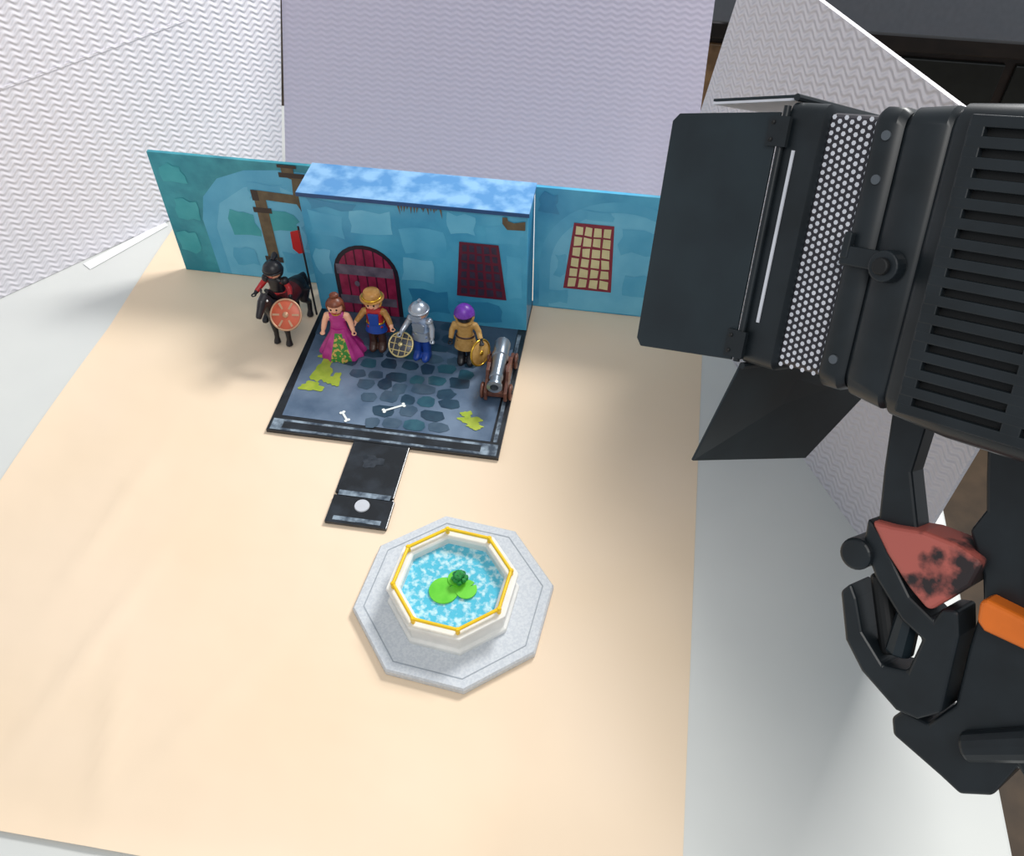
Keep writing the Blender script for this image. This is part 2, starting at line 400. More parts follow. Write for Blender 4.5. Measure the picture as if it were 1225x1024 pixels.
b=B(); b.box((-1.05,8.118,.012),(.85,8.16,1.645),m_wc)
b.flat(arch(-.98,.8,.03,.7,1.55,22),W0(1),m_wm)
b.flat(arch(-.86,.7,.03,.65,1.42,22),W0(2),m_wl)
for (x0,x1,z0,z1,m) in ((-.8,-.68,.5,.8,m_wm),(-.1,.3,.9,1.2,m_wm),(0.,.3,.3,.6,m_wm),(-.9,-.65,.1,.3,m_wm),(-1.0,-.8,1.35,1.58,m_wd),(-.5,-.2,1.28,1.4,m_wm),(.5,.75,1.35,1.55,m_wt)):
    rect(x0,x1,z0,z1,m,W0,3)
grille(W0,-.6,-.2,-.67,-.17,.36,1.22,m_pane,m_red,4,6,.12)
b.obj('wing_wall',rc,fixn=False)

# ------------------------------------------------------------------ fountain
m_gran=mat('speckled_plastic',(196,202,209),0.5,c2=(208,213,218),scale=45,detail=3,lo=.42,hi=.58)
m_granw=mat('white_plastic_rim',(226,226,222),0.4)
m_line=mat('grey_groove',(150,158,166),.5)
m_yr=mat('golden_rail',(238,194,24),0.35)
m_wat=mat('toy_water',(84,188,216),0.18,c2=(196,230,238),scale=20,detail=3,lo=.46,hi=.66,bump=.006,bscale=20,coat=.4)
rf=root('toy_fountain',(-1.166,4.03,.012),'octagonal grey stone toy fountain with blue water and yellow rail','toy fountain')
a0=math.radians(16.5)
def octo(r,z,n=8): return [Vector((r*math.cos(a0+2*pi*k/n),r*math.sin(a0+2*pi*k/n),z)) for k in range(n)]
b=B(); b.rings([octo(.895,0),octo(.895,.055),octo(.88,.075)],m_gran)
b.rings([octo(.80,.0752),octo(.80,.0775),octo(.79,.0775),octo(.79,.0752)],m_line,caps=False)
b.obj('base',rf)
b=B(); b.rings([octo(.585,.07),octo(.585,.12),octo(.555,.14),octo(.555,.27),octo(.575,.29),octo(.575,.33),octo(.47,.33),octo(.455,.31),octo(.455,.1)],m_granw)
b.obj('basin_wall',rf,bevel=.008)
b=B(); b.rings([octo(.46,.12),octo(.46,.235)],m_wat); b.obj('water',rf,label='speckled translucent light turquoise water')
b=B()
rr=octo(.51,.385)
for k in range(8): b.tube([rr[k],rr[(k+1)%8]],.016,m_yr,n=8); b.sphere(rr[k],.024,m_yr,n=8); b.tube([rr[k]-Vector((0,0,.06)),rr[k]],.02,m_yr,n=8)
b.obj('rail',rf,smooth=True)
rl=root('toy_lily_pad',(-1.166,4.03,.25),'green plastic lily pads with leafy tuft floating on the fountain water','toy plant')
m_lily=mat('lily_green',(92,196,44),.4,c2=(112,212,60),scale=8); m_dg=mat('leaf_green',(16,110,44),.4,c2=(34,150,60),scale=30)
for (x,y,r,z) in ((-.07,-.06,.13,0),(.12,-.02,.095,.006),(.02,.07,.08,.012)):
    b=B(); pts=[(r*math.cos(t),r*math.sin(t)) for t in [.9+(2*pi-.25)*k/24 for k in range(25)]]+[(r*.3,r*.3)]
    b.prism(pts,(x,y,z),(1,0,0),(0,1,0),(0,0,.014),m_lily); b.obj('lily_pad',rl)
b=B()
for k in range(30):
    t=random.uniform(0,2*pi); q=random.uniform(0,1.4)
    c=(.05+.06*math.cos(t)*math.sin(q),.05+.06*math.sin(t)*math.sin(q),.05+.06*math.cos(q)); b.sphere(c,.024,m_dg,n=8)
b.sphere((.05,.05,.05),.055,m_dg,n=10); b.obj('leaf_tuft',rl,smooth=True)

# ------------------------------------------------------------------ toy figures
m_skin=mat('toy_skin',(238,178,146),.4)
m_eye=mat('toy_black',(20,18,20),.3)
def P(name,c,**k): return mat(name,c,**({'rough':.38}|k))
def figure(loc,rz,label,torso,legs,armc,handc,face=True,arms=None,skirt=False,seated=False,headc=None,sc=1.0):
    r=root('toy_figure',loc,label,'toy figure',rz); r.scale=(sc,sc,sc)
    b=B()
    for sx in (-1,1):
        if seated:
            b.tube([(sx*.05,0,.33),(sx*.12,-.06,.27),(sx*.155,-.07,.15),(sx*.16,-.07,.05)],[.05,.052,.046,.04],legs,n=12)
            b.loft([(sx*.16,-.10,.0,.042,.085),(sx*.16,-.10,.03,.042,.085),(sx*.16,-.08,.06,.036,.06)],legs,n=14,e=.7)
        elif not skirt:
            b.loft([(sx*.052,-.03,0,.046,.088),(sx*.052,-.03,.035,.046,.086),(sx*.052,-.012,.065,.044,.062),(sx*.052,0,.1,.043,.052),(sx*.05,0,.22,.045,.054),(sx*.048,0,.34,.048,.058)],legs,n=16,e=.7)
        A=arms[0 if sx<0 else 1] if arms else [(.135,-.015,.45),(.145,-.07,.37)]
        b.tube([(sx*.075,0,.525),(sx*.112,0,.515),(sx*A[0][0],A[0][1],A[0][2]),(sx*A[1][0],A[1][1],A[1][2])],[.035,.038,.034,.028],armc,n=12)
        w=Vector((sx*A[1][0],A[1][1],A[1][2])); e=Vector((sx*A[0][0],A[0][1],A[0][2])); d=(w-e).normalized()
        b.tube([w-d*.01,w+d*.025],[.02,.022],handc,n=10)
        c=w+d*.045
        b.torus(c,.024,.0105,handc,axis='Z',n=12,k=8,a0=math.radians(-60+180),a1=math.radians(240+180))
    if skirt: b.loft([(0,0,.01,.10,.08),(0,0,.34,.08,.06)],legs,n=18)
    b.loft([(0,0,.31,.098,.06),(0,0,.36,.093,.058),(0,0,.42,.084,.054),(0,0,.49,.09,.054),(0,0,.53,.088,.05),(0,0,.555,.06,.042),(0,0,.57,.034,.034)],torso,n=20,e=.8)
    hm=headc or m_skin
    b.loft([(0,0,.55,.03,.03),(0,0,.575,.034,.034),(0,-.004,.582,.06,.06),(0,-.006,.605,.079,.078),(0,-.006,.65,.084,.083),(0,-.006,.69,.08,.08),(0,-.004,.72,.06,.06),(0,-.004,.735,.03,.03)],hm,n=20)
    b.fused('body',r,voxel=.0105)
    if face:
        for sx in (-1,1):
            e=B(); e.sphere((sx*.03,-.083,.655),.011,m_eye,n=10,sc=(1,.5,1.25)); e.obj('eye',r,smooth=True)
        e=B(); e.tube([(-.03,-.079,.622),(-.015,-.086,.612),(0,-.088,.609),(.015,-.086,.612),(.03,-.079,.622)],.0045,mat('mouth_red',(170,50,50),.4),n=6); e.obj('mouth',r,smooth=True)
    return r
def cap(b,m,R=.094,zc=.655,front=-.02,low=.0,back=.0,top=1.0,n=24,sy=1.0):
    N=n
    vs=[];fs=[]
    rows=12
    for i in range(rows+1):
        t=pi*0.78*i/rows
        for k in range(N):
            a=2*pi*k/N
            vs.append((R*math.sin(t)*math.cos(a),R*sy*math.sin(t)*math.sin(a),zc+R*top*math.cos(t)))
    def keep(v): return not (v[1]<front and v[2]<zc+.038+low)
    for i in range(rows):
        for k in range(N):
            q=(i*N+k,i*N+(k+1)%N,(i+1)*N+(k+1)%N,(i+1)*N+k)
            c=[sum(vs[j][d] for j in q)/4 for d in range(3)]
            if keep(c): fs.append(q)
    b.add(vs,fs,m)
def shell(o,t=.016):
    md=o.modifiers.new('sol','SOLIDIFY'); md.thickness=t; md.offset=-.2
    s2=o.modifiers.new('sub','SUBSURF'); s2.levels=1; s2.render_levels=1
GRP='toy figures standing in the dungeon'
FZ2=.06
m_mag=P('magenta_gown',(172,40,124),c2=(198,64,148),scale=8)
lady=figure((-3.04,6.97,FZ2),.12,'toy lady with brown updo in magenta flowered gown',m_mag,m_mag,m_skin,m_skin,arms=[[(.14,-.02,.44),(.16,-.06,.36)],[(.14,-.02,.44),(.165,-.06,.36)]],skirt=True); lady['group']=GRP
m_flow=mat('flower_print',(60,140,56),.4,c2=(216,176,90),scale=26,detail=2,lo=.52,hi=.58)
b=B(); rs=[]
N=48
for (z,rx,ry,am) in ((0.0,.255,.2,.014),(.03,.25,.198,.014),(.1,.215,.17,.012),(.18,.17,.135,.009),(.26,.125,.1,.005),(.32,.1,.075,.002),(.36,.094,.064,0)):
    rs.append([Vector(((rx+am*math.sin(12*2*pi*k/N))*math.cos(2*pi*k/N),(ry+am*math.sin(12*2*pi*k/N))*math.sin(2*pi*k/N)-.01,z)) for k in range(N)])
b.rings(rs,m_mag)
k2=b.mi(m_flow)
for i,f in enumerate(b.f[:-2]):
    c=sum((b.v[j] for j in f),Vector())/len(f)
    if c.y<0 and abs(c.x)<.045+.32*max(0,.3-c.z)*.75 and c.z<.3: b.m[i]=k2
b.obj('skirt',lady,smooth=True)
m_hair=P('brown_hair',(104,52,34),c2=(128,68,44),scale=30)
b=B(); cap(b,m_hair,R=.097); o=b.obj('hair',lady,smooth=True,fixn=True); shell(o)
b=B(); b.sphere((0,.03,.765),.045,m_hair,n=12,sc=(1.2,1,.8)); b.obj('hair_bun',lady,smooth=True)
b=B(); b.tube([(.05,.07,.62),(.06,.07,.55),(.05,.05,.48)],[.03,.032,.015],m_hair,n=10); b.obj('hair_lock',lady,smooth=True)
m_gold=mat('gold_toy',(214,170,60),.25,.8)
b=B(); b.torus((0,0,.555),.05,.008,m_gold,n=20,k=6); b.obj('necklace',lady,smooth=True,label='gold necklace')

m_roy=P('royal_blue',(30,70,160)); m_rd=P('bright_red',(180,36,40)); m_tan=P('tan_leather',(176,124,62),c2=(196,146,80),scale=14); m_db=P('dark_brown',(66,42,34))
pr=figure((-2.66,7.10,FZ2),.05,'toy prince in red and blue tunic with gold brimmed hat',m_rd,m_db,m_tan,m_skin,arms=[[(.155,-.02,.45),(.2,-.06,.40)],[(.155,-.03,.45),(.2,-.1,.40)]]); pr['group']=GRP
b=B(); b.loft([(0,0,.25,.125,.085),(0,0,.31,.108,.072),(0,0,.37,.1,.066)],m_roy,n=24); b.torus((0,0,.37),.095,.012,m_gold,n=24,k=8,sy=.66); b.obj('tunic_skirt',pr,smooth=True)
b=B(); b.prism([(-.05,.36),(.05,.36),(.06,.52),(-.06,.52)],(0,-.072,0),(1,0,0),(0,0,1),(0,.02,0),m_roy); b.obj('breastplate',pr,bevel=.006,label='blue chest panel')
b=B()
b.loft([(0,.075,.16,.15,.02),(0,.075,.35,.12,.02),(0,.06,.53,.09,.02)],m_rd,n=20); b.obj('cape',pr,smooth=True,label='red cape')
m_blond=P('blond_hair',(206,150,60),c2=(226,176,84),scale=30)
b=B(); cap(b,m_blond,R=.1,low=-.01); o=b.obj('hair',pr,smooth=True); shell(o)
b=B(); b.loft([(0,0,.70,.13,.125),(0,0,.715,.132,.127),(0,0,.72,.1,.1),(0,0,.76,.098,.096),(0,0,.79,.085,.08),(0,0,.80,.04,.04)],m_tan,n=28); b.torus((0,0,.728),.102,.013,m_gold,n=28,k=8); b.obj('hat',pr,smooth=True,label='gold trimmed tan hat')

m_sil=mat('silver_toy',(176,184,196),.3,.6); m_lb=P('pale_blue_armour',(150,170,200))
kn=figure((-2.13,7.03,FZ2),-.15,'toy knight in silver helmet and pale blue armour',m_lb,m_roy,m_sil,m_sil,headc=m_skin,arms=[[(.15,-.03,.45),(.18,-.11,.40)],[(.14,-.02,.44),(.155,-.07,.36)]]); kn['group']=GRP
b=B(); cap(b,m_sil,R=.102,low=-.02); o=b.obj('helmet',kn,smooth=True); shell(o,.02)
b=B(); b.tube([(0,.06,.72),(0,.03,.77),(0,-.01,.80)],[.02,.022,.006],m_sil,n=10)
b.torus((0,0,.675),.104,.012,m_sil,n=28,k=8); b.prism([(-.07,.66),(.07,.66),(.05,.605),(0,.58),(-.05,.605)],(0,-.118,0),(1,0,0),(0,0,1),(0,.018,0),m_sil); b.obj('visor',kn,smooth=True,label='silver visor')
b=B(); b.loft([(0,0,.27,.12,.08),(0,0,.33,.104,.07),(0,0,.38,.098,.066)],m_sil,n=24); b.sphere((-.105,0,.525),.045,m_sil,n=12); b.sphere((.105,0,.525),.045,m_sil,n=12)
b.prism([(-.06,.4),(.06,.4),(.07,.5),(0,.53),(-.07,.5)],(0,-.072,0),(1,0,0),(0,0,1),(0,.02,0),m_sil); b.obj('armour',kn,smooth=True)

m_pur=P('purple_hood',(96,40,150),c2=(118,56,176),scale=14); m_bkp=P('black_toy',(26,26,32)); m_ocr=P('ochre_tabard',(178,136,72),c2=(200,160,96),scale=18)
hd=figure((-1.64,7.04,FZ2),.05,'toy fighter with purple helmet crest and ochre tabard',m_ocr,m_bkp,m_ocr,m_bkp,headc=m_bkp,face=False,arms=[[(.14,-.02,.44),(.15,-.07,.36)],[(.15,-.02,.45),(.18,-.09,.39)]]); hd['group']=GRP
b=B(); cap(b,m_pur,R=.108,low=-.02,top=1.15); o=b.obj('helmet_crest',hd,smooth=True); shell(o,.02)
b=B(); b.torus((0,-.012,.65),.096,.018,m_ocr,axis='Y',n=28,k=8); b.torus((0,0,.575),.075,.022,m_ocr,n=24,k=8); b.obj('helmet_rim',hd,smooth=True,label='ochre helmet rim')
b=B(); b.loft([(0,0,.2,.13,.09),(0,0,.3,.11,.074),(0,0,.38,.1,.066)],m_ocr,n=24); b.torus((0,0,.37),.098,.012,m_db,n=24,k=8,sy=.68); b.obj('tabard',hd,smooth=True)

def shield(loc,nrm,R,m1,m2,label,pattern):
    n=Vector(nrm).normalized(); q=n.to_track_quat('Z','Y')
    r=root('toy_shield',(0,0,0),label,'toy shield',mw=Matrix.Translation(Vector(loc))@q.to_matrix().to_4x4()); r['group']='toy shields'
    b=B(); b.loft([(0,0,-.012,R*.98,R*.98),(0,0,.0,R,R),(0,0,.008,R*.9,R*.9),(0,0,.02,R*.4,R*.4),(0,0,.022,R*.1,R*.1)],m1,n=32); b.obj('shield_plate',r,smooth=True)
    b=B(); b.torus((0,0,.004),R*.97,.011,m2,n=36,k=8); b.sphere((0,0,.022),R*.2,m2,n=12,sc=(1,1,.5))
    if pattern=='lattice':
        for t in (-.5,0,.5):
            w=R*math.sqrt(1-t*t)*.95
            b.tube([(-w,t*R,.016),(w,t*R,.016)],.006,m2,n=6); b.tube([(t*R,-w,.016),(t*R,w,.016)],.006,m2,n=6)
    if pattern=='cross':
        for k in range(6):
            a=2*pi*k/6; b.prism([(.2*R,-.05*R),(.85*R,-.07*R),(.85*R,.07*R),(.2*R,.05*R)],(0,0,.012),(math.cos(a),math.sin(a),0),(-math.sin(a),math.cos(a),0),(0,0,.008),m2)
    b.obj('shield_trim',r,smooth=True)
    return r
shield((-2.33,6.89,.32),(-.1,-.7,.85),.14,mat('gunmetal',(70,72,80),.35,.5),mat('pale_gold_toy',(208,192,140),.3,.6),'round grey toy shield with gold lattice held by the silver knight','lattice')
shield((-1.455,6.9,.32),(.9,-.5,.25),.15,m_ocr,m_gold,'round ochre toy shield held beside the hooded fighter','ring')

# horse, rider, shield, lance
m_hb=P('black_horse',(24,22,26),c2=(36,32,36),scale=10)
HX=-.06
rh=root('toy_horse',(-3.66+HX,7.25,.022),'black toy horse with dark saddle standing beside the castle wall','toy horse',rz=-.14)
b=B()
def yl(secs,m,n=18):
    rs=[]
    for (y,z,rx,rz) in secs: rs.append([Vector((rx*math.cos(2*pi*k/n),y,z+rz*math.sin(2*pi*k/n))) for k in range(n)])
    b.rings(rs,m)
yl([(.36,.45,.03,.04),(.33,.45,.09,.1),(.22,.46,.12,.13),(.05,.45,.105,.11),(-.12,.45,.115,.13),(-.25,.47,.11,.14),(-.32,.5,.06,.09)],m_hb)
b.tube([(0,-.24,.5),(0,-.34,.64),(0,-.38,.76)],[.12,.085,.065],m_hb,n=14,ry=.7)
b.tube([(0,-.36,.80),(0,-.44,.76),(0,-.54,.68),(0,-.58,.645)],[.06,.066,.045,.038],m_hb,n=14,ry=.8)
for sx in (-1,1):
    b.tube([(sx*.035,-.36,.84),(sx*.04,-.36,.90)],[.022,.006],m_hb,n=8)
    b.tube([(sx*.07,-.22,.42),(sx*.075,-.24,.27),(sx*.075,-.235,.14),(sx*.075,-.245,.05)],[.065,.042,.03,.028],m_hb,n=12)
    b.tube([(sx*.075,-.245,.06),(sx*.075,-.26,.0)],[.034,.045],m_hb,n=12)
    b.tube([(sx*.075,.26,.44),(sx*.085,.21,.31),(sx*.08,.31,.19),(sx*.08,.29,.05)],[.085,.055,.033,.028],m_hb,n=12)
    b.tube([(sx*.08,.285,.06),(sx*.08,.27,.0)],[.034,.045],m_hb,n=12)
b.tube([(0,.34,.52),(0,.42,.48),(0,.45,.34),(0,.43,.2)],[.025,.04,.045,.015],m_hb,n=10)
b.fused('body',rh,voxel=.014)
b=B(); b.tube([(0,-.33,.84),(0,-.27,.76),(0,-.22,.66),(0,-.17,.58)],[.02,.035,.035,.02],m_eye,n=10); b.obj('mane',rh,smooth=True)
m_sad=P('dark_red_saddle',(90,26,30))
b=B(); yl([(-.1,.5,.125,.11),(.14,.5,.125,.11)],m_sad); b.obj('saddle',rh,smooth=True)
for sx in (-1,1):
    b=B(); b.sphere((sx*.05,-.42,.78),.013,P('eye_white',(220,220,220)),n=8); b.obj('eye',rh,smooth=True)
rd=figure((-3.72+HX,7.22,.25),-.1,'toy rider in black armour with red trim mounted on horse',m_bkp,m_bkp,m_rd,m_bkp,seated=True,face=True,arms=[[(.16,-.03,.45),(.2,-.12,.40)],[(.16,-.02,.45),(.2,-.1,.41)]])
b=B(); cap(b,m_bkp,R=.106,low=-.03); o=b.obj('helmet',rd,smooth=True); shell(o,.022)
b=B(); b.torus((0,0,.66),.104,.012,m_bkp,n=24,k=8); b.sphere((-.11,0,.525),.05,m_bkp,n=12); b.sphere((.11,0,.525),.05,m_bkp,n=12); b.torus((0,0,.37),.09,.014,m_rd,n=24,k=8,sy=.7)
b.tube([(0,.03,.76),(0,.1,.78),(0,.14,.7)],[.02,.035,.008],m_bkp,n=10); b.obj('armour',rd,smooth=True)
shield((-3.56,6.84,.62),(.1,-.8,.7),.17,mat('orange_red_toy',(196,92,64),.38),mat('bronze_toy',(190,150,120),.35,.3),'round orange-red toy shield held by the mounted rider','cross')
rl2=root('toy_lance',(-3.54,7.55,.02),'thin dark toy lance with red pennant beside the horse','toy lance')
b=B(); b.tube([(0,0,0),(.0,0,1.24)],.012,m_bkp,n=8); b.obj('shaft',rl2,smooth=True)
b=B(); b.prism([(0.01,1.2),(-.1,1.16),(-.11,.94),(-.05,.88),(0.01,.9)],(0,-.01,0),(1,0,0),(0,0,1),(0,.014,0),m_rd); b.obj('pennant',rl2,label='red pennant')

# cannon
rk=root('toy_cannon',(-1.22,6.76,FZ2),'silver toy cannon on a brown wheeled wooden carriage','toy cannon',rz=.03)
b=B(); rs=[]
for (y,r) in ((.36,.012),(.35,.03),(.33,.03),(.31,.02),(.30,.075),(.27,.088),(.1,.08),(.09,.09),(.06,.09),(.05,.076),(-.2,.064),(-.21,.074),(-.25,.074),(-.26,.062),(-.33,.066),(-.35,.082),(-.38,.082),(-.385,.045),(-.30,.042)):
    rs.append([Vector((r*math.cos(2*pi*k/24),y,.30+(-y+.2)*-.02+r*math.sin(2*pi*k/24))) for k in range(24)])
b.rings(rs,mat('steel_barrel',(140,148,158),.28,.75)); b.obj('barrel',rk,smooth=True,autos=35)
m_cw=P('brown_toy_wood',(88,52,42),c2=(112,68,52),scale=16)
b=B()
for sx in (-1,1):
    b.prism([(-.34,.04),(.34,.04),(.34,.12),(.2,.14),(.16,.22),(.02,.24),(-.02,.3),(-.14,.3),(-.2,.2),(-.34,.16)],(sx*.105-.018,0,0),(0,1,0),(0,0,1),(.036,0,0),m_cw)
b.box((-.1,-.3,.06),(.1,-.24,.12),m_cw); b.box((-.1,.2,.06),(.1,.28,.12),m_cw); b.box((-.1,-.24,.05),(.1,.2,.08),m_cw)
b.obj('carriage',rk,bevel=.006)
for sx in (-1,1):
    for y in (-.24,.24):
        b=B(); b.torus((sx*.15,y,.09),.072,.018,m_cw,axis='X',n=24,k=8)
        for k in range(6):
            a=pi*k/3; b.tube([(sx*.15,y,.09),(sx*.15,y+.07*math.cos(a),.09+.07*math.sin(a))],.01,m_cw,n=6)
        b.tube([(sx*.12,y,.09),(sx*.175,y,.09)],.024,m_bkp,n=12); b.obj('wheel',rk,smooth=True)

# ------------------------------------------------------------------ studio lamp (x=optical axis, y=depth away from near side, z=up; y is mirrored when the mesh is made)
ax=(Rv*-.655+Uv*.299+Fv*.693).normalized(); uz=(Rv*.110+Uv*.954-Fv*.276); uz=(uz-ax*uz.dot(ax)).normalized(); yy=uz.cross(ax).normalized()
O=Vector((.669,3.867,4.281))
MW=Matrix(((ax.x,yy.x,uz.x,O.x),(ax.y,yy.y,uz.y,O.y),(ax.z,yy.z,uz.z,O.z),(0,0,0,1)))
rs_=root('studio_lamp',(0,0,0),'black studio light with open barn doors aimed at the toy set','studio lamp',mw=MW)
m_lk=mat('black_plastic_lamp',(18,24,28),.38,c2=(26,33,38),scale=5)
m_lk2=mat('black_metal_door',(24,34,40),.36,c2=(32,44,50),scale=2.5)
m_lmat=mat('deep_black',(7,9,11),.6)
m_wh=mat('frosted_white_and_light',(200,202,210),.5)  # diffuser white, also painted light in the guard holes and hinge gap
def rrect(x,y0,y1,z0,z1,r,n=5):
    pts=[]
    for (cy,cz,a) in ((y1-r,z1-r,0),(y0+r,z1-r,pi/2),(y0+r,z0+r,pi),(y1-r,z0+r,3*pi/2)):
        for k in range(n+1):
            t=a+pi/2*k/n; pts.append(Vector((x,cy+r*math.cos(t),cz+r*math.sin(t))))
    return pts
b=B(); b.rings([rrect(-.585,.0,1.3,-.62,.62,.08),rrect(-.62,-.03,1.33,-.655,.655,.09),rrect(-.78,-.035,1.335,-.68,.67,.09),rrect(-.80,-.02,1.32,-.665,.655,.09),rrect(-.83,-.04,1.34,-.69,.68,.09),rrect(-1.1,-.05,1.35,-.72,.69,.1),rrect(-2.1,-.05,1.35,-.74,.70,.12),rrect(-2.25,.05,1.25,-.6,.6,.12)],m_lk)
b.obj('lamp_housing',rs_,smooth=True,autos=40)
b=B(); b.box((-1.9,-.058,-.62),(-.92,-.045,.6),m_lmat)
nf=15
for k in range(nf+1):
    z=-.62+1.22*k/nf
    b.box((-1.92,-.1,z-.024),(-.90,-.05,z+.024),m_lk)
for (xa,xb) in ((-.965,-.895),(-1.42,-1.34),(-1.93,-1.86)):
    b.box((xa,-.098,-.64),(xb,-.05,.62),m_lk)
b.obj('cooling_fins',rs_,bevel=.012)
b=B(); b.rings([rrect(-.46,-.02,1.32,-.635,.635,.07),rrect(-.48,-.035,1.335,-.65,.65,.08),rrect(-.56,-.035,1.335,-.65,.65,.08),rrect(-.59,-.01,1.31,-.63,.63,.07)],m_lk)
b.rings([rrect(.0,-.0,1.3,-.62,.62,.05),rrect(-.02,-.03,1.33,-.645,.645,.06),rrect(-.20,-.03,1.33,-.645,.645,.06),rrect(-.22,-.0,1.3,-.62,.62,.05)],m_lk)
b.obj('front_frame',rs_,smooth=True,autos=40)
b=B(); b.rings([rrect(-.2,.01,1.29,-.61,.61,.05),rrect(-.48,.01,1.29,-.61,.61,.05)],mat('guard_metal',(52,50,56),.4,.3))
ph=.036
for i in range(9):
    for k in range(36):
        x=-.235-i*ph*.86; z=-.60+k*ph+(ph/2 if i%2 else 0)
        if x<-.46 or z>.6: continue
        b.add([(x+ph*.33*math.cos(t*pi/3),.007,z+ph*.33*math.sin(t*pi/3)) for t in range(6)],[tuple(range(6))],m_wh)  # white hexagons paint the light passing through the holes
b.obj('perforated_guard',rs_,fixn=False,label='perforated metal strip, light through its holes painted as white dots')
b=B(); b.rings([rrect(.002,.06,1.24,-.56,.56,.04),rrect(.006,.06,1.24,-.56,.56,.04)],m_wh); b.obj('diffuser',rs_,label='white diffuser panel')
def slab(b,pts,t,m):
    P_=[Vector(q) for q in pts]; n=(P_[1]-P_[0]).cross(P_[2]-P_[0]).normalized()*t; k=len(P_)
    b.add([q for q in P_]+[q+n for q in P_],[tuple(range(k)),tuple(reversed(range(k,2*k)))]+[(i,(i+1)%k,k+(i+1)%k,k+i) for i in range(k)],m)
b=B(); slab(b,[(.02,-.035,.59),(.02,-.035,-.64),(.62,-.05,-.71),(.655,-.05,-.67),(.66,-.05,.51),(.62,-.05,.55)],.014,m_lk2); b.obj('barn_door',rs_,bevel=.004)
b=B(); slab(b,[(.02,1.33,.60),(.02,1.33,-.63),(.60,1.6,-.69),(.60,1.6,.56)],.014,m_lk2); b.obj('barn_door',rs_,bevel=.004)
b=B(); slab(b,[(0,.03,.665),(0,1.28,.665),(.45,1.4,.66),(.45,-.02,.62)],.012,m_wh); slab(b,[(0,.03,.68),(0,1.28,.68),(.45,1.4,.675),(.45,-.02,.635)],.012,m_lk2); b.obj('barn_door',rs_)
b=B(); slab(b,[(0,.03,-.66),(.20,.05,-1.28),(.19,1.3,-1.43),(.08,1.65,-1.02),(0,1.4,-.66)],.014,m_lk2); b.obj('barn_door',rs_,bevel=.004)
b=B()
b.tube([(-.01,-.045,.62),(-.01,-.045,-.64)],.018,m_lk,n=10)
for z in (.5,-.55):
    b.box((-.05,-.07,z-.07),(.06,-.045,z+.07),m_lk); b.sphere((.035,-.07,z+.04),.012,m_lmat,n=8); b.sphere((.035,-.07,z-.04),.012,m_lmat,n=8)
b.box((-.09,-.04,-.42),(-.075,-.032,.42),m_wh)  # white strip painting the light reflected between flap and frame
b.tube([(-.02,-.0,.665),(-.02,1.3,.665)],.018,m_lk,n=8); b.tube([(-.02,0,-.665),(-.02,1.3,-.665)],.018,m_lk,n=8)
b.obj('door_hinge',rs_,smooth=True,autos=40)
b=B(); b.box((-.74,-.075,-.06),(-.46,-.04,.03),m_lk); b.box((-.5,-.08,-.03),(-.46,-.04,.09),m_lk)
b.tube([(-.7,-.05,-.03),(-.7,-.13,-.03)],[.075,.07],m_lk,n=20); b.tube([(-.7,-.13,-.03),(-.7,-.16,-.03)],[.04,.038],m_lmat,n=16)
b.obj('clip_knob',rs_,bevel=.008)
for (x,z) in ((-.53,.52),(-.53,.33),(-.53,-.5)):
    b=B(); b.tube([(x,-.03,z),(x,-.045,z)],.022,mat('screw_grey',(96,102,108),.4,.5),n=12); b.obj('screw',rs_,smooth=True)
y0=.4
K=1.222
def T(q): return (K*q[0]+.571, K*q[1]-.0406)
def T3(q): a_,c_=T((q[0],q[2])); return (a_,q[1],c_)
def pr(bb,poly,ya,yb,m): bb.prism([T(q) for q in poly],(0,ya,0),(1,0,0),(0,0,1),(0,yb-ya,0),m)
def tb(bb,pts,r,m,n=16): bb.tube([T3(q) for q in pts],[x*K for x in (r if isinstance(r,list) else [r]*len(pts))],m,n=n)
b=B(); pr(b,[(-1.02,-.50),(-1.18,-.50),(-1.17,-.80),(-1.27,-1.06),(-1.10,-1.12),(-1.055,-.82)],y0-.03,y0+.12,m_lk)
b.obj('mounting_arm',rs_,bevel=.015)
m_rw=mat('worn_red_paint',(186,98,88),.5,c2=(44,36,38),scale=3.2,detail=6,lo=.54,hi=.6)
b=B(); pr(b,[(-1.08,-1.04),(-1.17,-1.03),(-1.30,-1.0),(-1.42,-1.0),(-1.54,-1.03),(-1.52,-1.14),(-1.40,-1.31),(-1.30,-1.25),(-1.18,-1.15)],y0-.1,y0+.14,m_rw); b.obj('clamp_jaw',rs_,bevel=.03,bseg=3,label='worn red painted clamp jaw')
b=B()
pr(b,[(-1.06,-1.04),(-1.13,-1.08),(-1.22,-1.19),(-1.31,-1.29),(-1.42,-1.34),(-1.44,-1.28),(-1.50,-1.26),(-1.53,-1.36),(-1.55,-1.70),(-1.47,-1.78),(-1.38,-1.79),(-1.20,-1.70),(-1.10,-1.60),(-1.025,-1.40),(-1.06,-1.345),(-1.10,-1.40),(-1.16,-1.53),(-1.28,-1.63),(-1.38,-1.60),(-1.40,-1.44),(-1.30,-1.40),(-1.16,-1.28),(-1.07,-1.16)],y0-.08,y0+.15,m_lk)
tb(b,[(-1.06,y0-.12,-1.2),(-1.06,y0+.16,-1.2)],.07,m_lk,n=24)
tb(b,[(-1.14,y0+.03,-1.28),(-1.27,y0+.03,-1.6)],.045,m_lmat,n=16)
tb(b,[(-1.3,y0+.02,-1.38),(-1.3,y0+.02,-1.58)],[.05,.06],m_lk2,n=10)
b.obj('clamp_body',rs_,bevel=.02,bseg=3)
b=B()
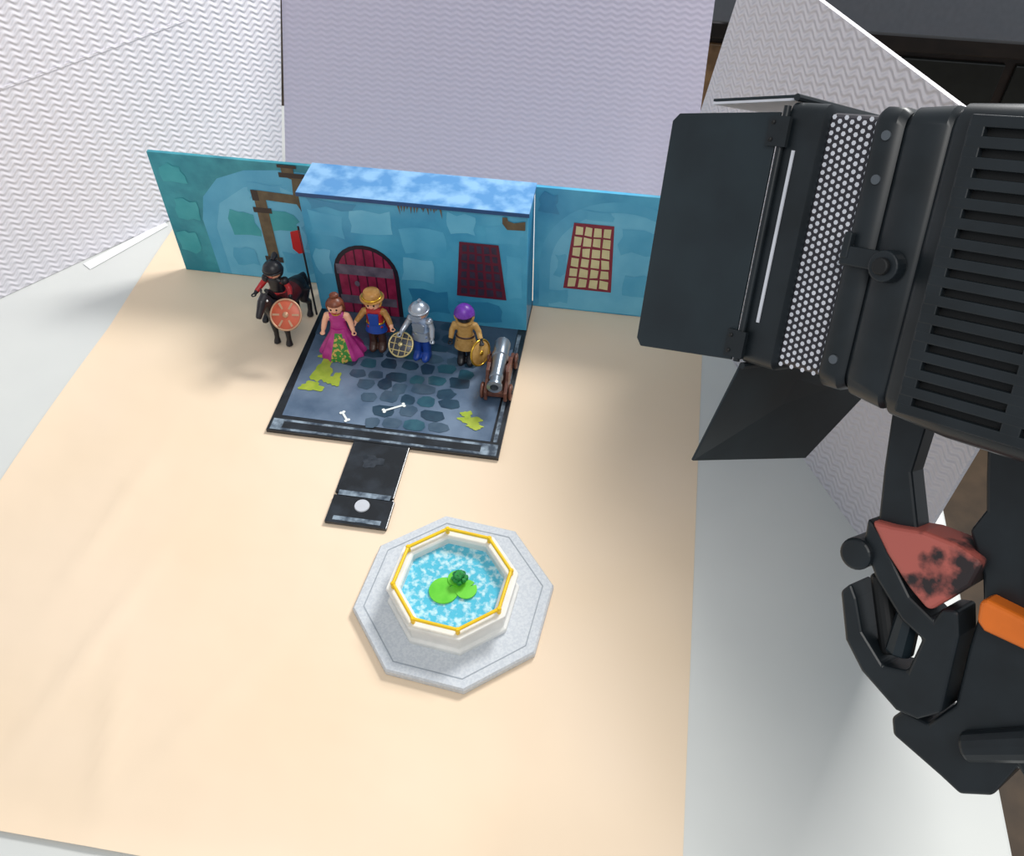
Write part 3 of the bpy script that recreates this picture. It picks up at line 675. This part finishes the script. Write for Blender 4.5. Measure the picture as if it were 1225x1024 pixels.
pr(b,[(-1.40,-.55),(-1.9,-.45),(-2.3,-.5),(-2.4,-1.6),(-2.1,-2.0),(-1.85,-1.78),(-1.80,-1.95),(-1.69,-2.02),(-1.60,-1.99),(-1.38,-1.93),(-1.355,-1.86),(-1.39,-1.80),(-1.50,-1.80),(-1.575,-1.66),(-1.56,-1.40),(-1.56,-1.2),(-1.53,-1.10),(-1.44,-.95),(-1.475,-.85),(-1.44,-.72)],y0-.02,y0+.34,m_lk)
tb(b,[(-1.9,y0-.06,-1.0),(-1.9,y0+.3,-1.0)],.22,m_lk,n=28)
tb(b,[(-1.66,y0-.04,-1.8),(-1.95,y0-.04,-1.6)],[.06,.07],m_lk,n=14)
b.obj('stand_head',rs_,bevel=.02,bseg=3)
b=B(); pr(b,[(-1.575,-1.165),(-1.60,-1.15),(-1.85,-1.17),(-1.87,-1.28),(-1.62,-1.275),(-1.585,-1.25)],y0-.14,y0+.0,mat('orange_lever',(222,112,32),.4)); b.obj('lock_lever',rs_,bevel=.025,bseg=3,label='orange locking lever')
inv=MW.inverted()
def LI(q):
    v=inv@q; v.y=-v.y; return v
ja,jz=T((-2.2,-1.3)); jp=MW@Vector((ja,-(y0+.17),jz)); far=Vector((6.4,jp.y,jp.z+.1)); ft=Vector((6.4,jp.y,-7.4))
b=B(); b.tube([LI(jp),LI(far)],.09,m_lk,n=14); b.tube([LI(far+Vector((0,0,.3))),LI(ft)],.1,m_lk,n=14)
for k in range(3):
    a=2*pi*k/3+.5; b.tube([LI(ft+Vector((0,0,1.8))),LI(ft+Vector((2*math.cos(a),2*math.sin(a),.08)))],.07,m_lk,n=10)
b.obj('stand_pole',rs_,smooth=True)

# ------------------------------------------------------------------ light
w=bpy.data.worlds.new('world'); S.world=w; w.use_nodes=True
bg=w.node_tree.nodes['Background']; bg.inputs[0].default_value=(.88,.94,1.0,1); bg.inputs[1].default_value=.45
def area(name,loc,tgt,sx,sy,pw,c):
    l=bpy.data.lights.new(name,'AREA'); l.shape='RECTANGLE'; l.size=sx; l.size_y=sy; l.energy=pw; l.color=c
    o=bpy.data.objects.new(name,l); COL.objects.link(o); o.location=loc
    o.rotation_euler=(Vector(tgt)-Vector(loc)).to_track_quat('-Z','Y').to_euler(); return o
area('window_light',(4.5,15.0,12.5),(-1,3.5,0),5,3.5,2700,(1,.985,.965))
area('ceiling_light',(1,-3,14),(-1,4,0),6,6,780,(1,.97,.93))
S.view_settings.view_transform='Standard'
S.view_settings.look='None'
S.view_settings.exposure=0.0
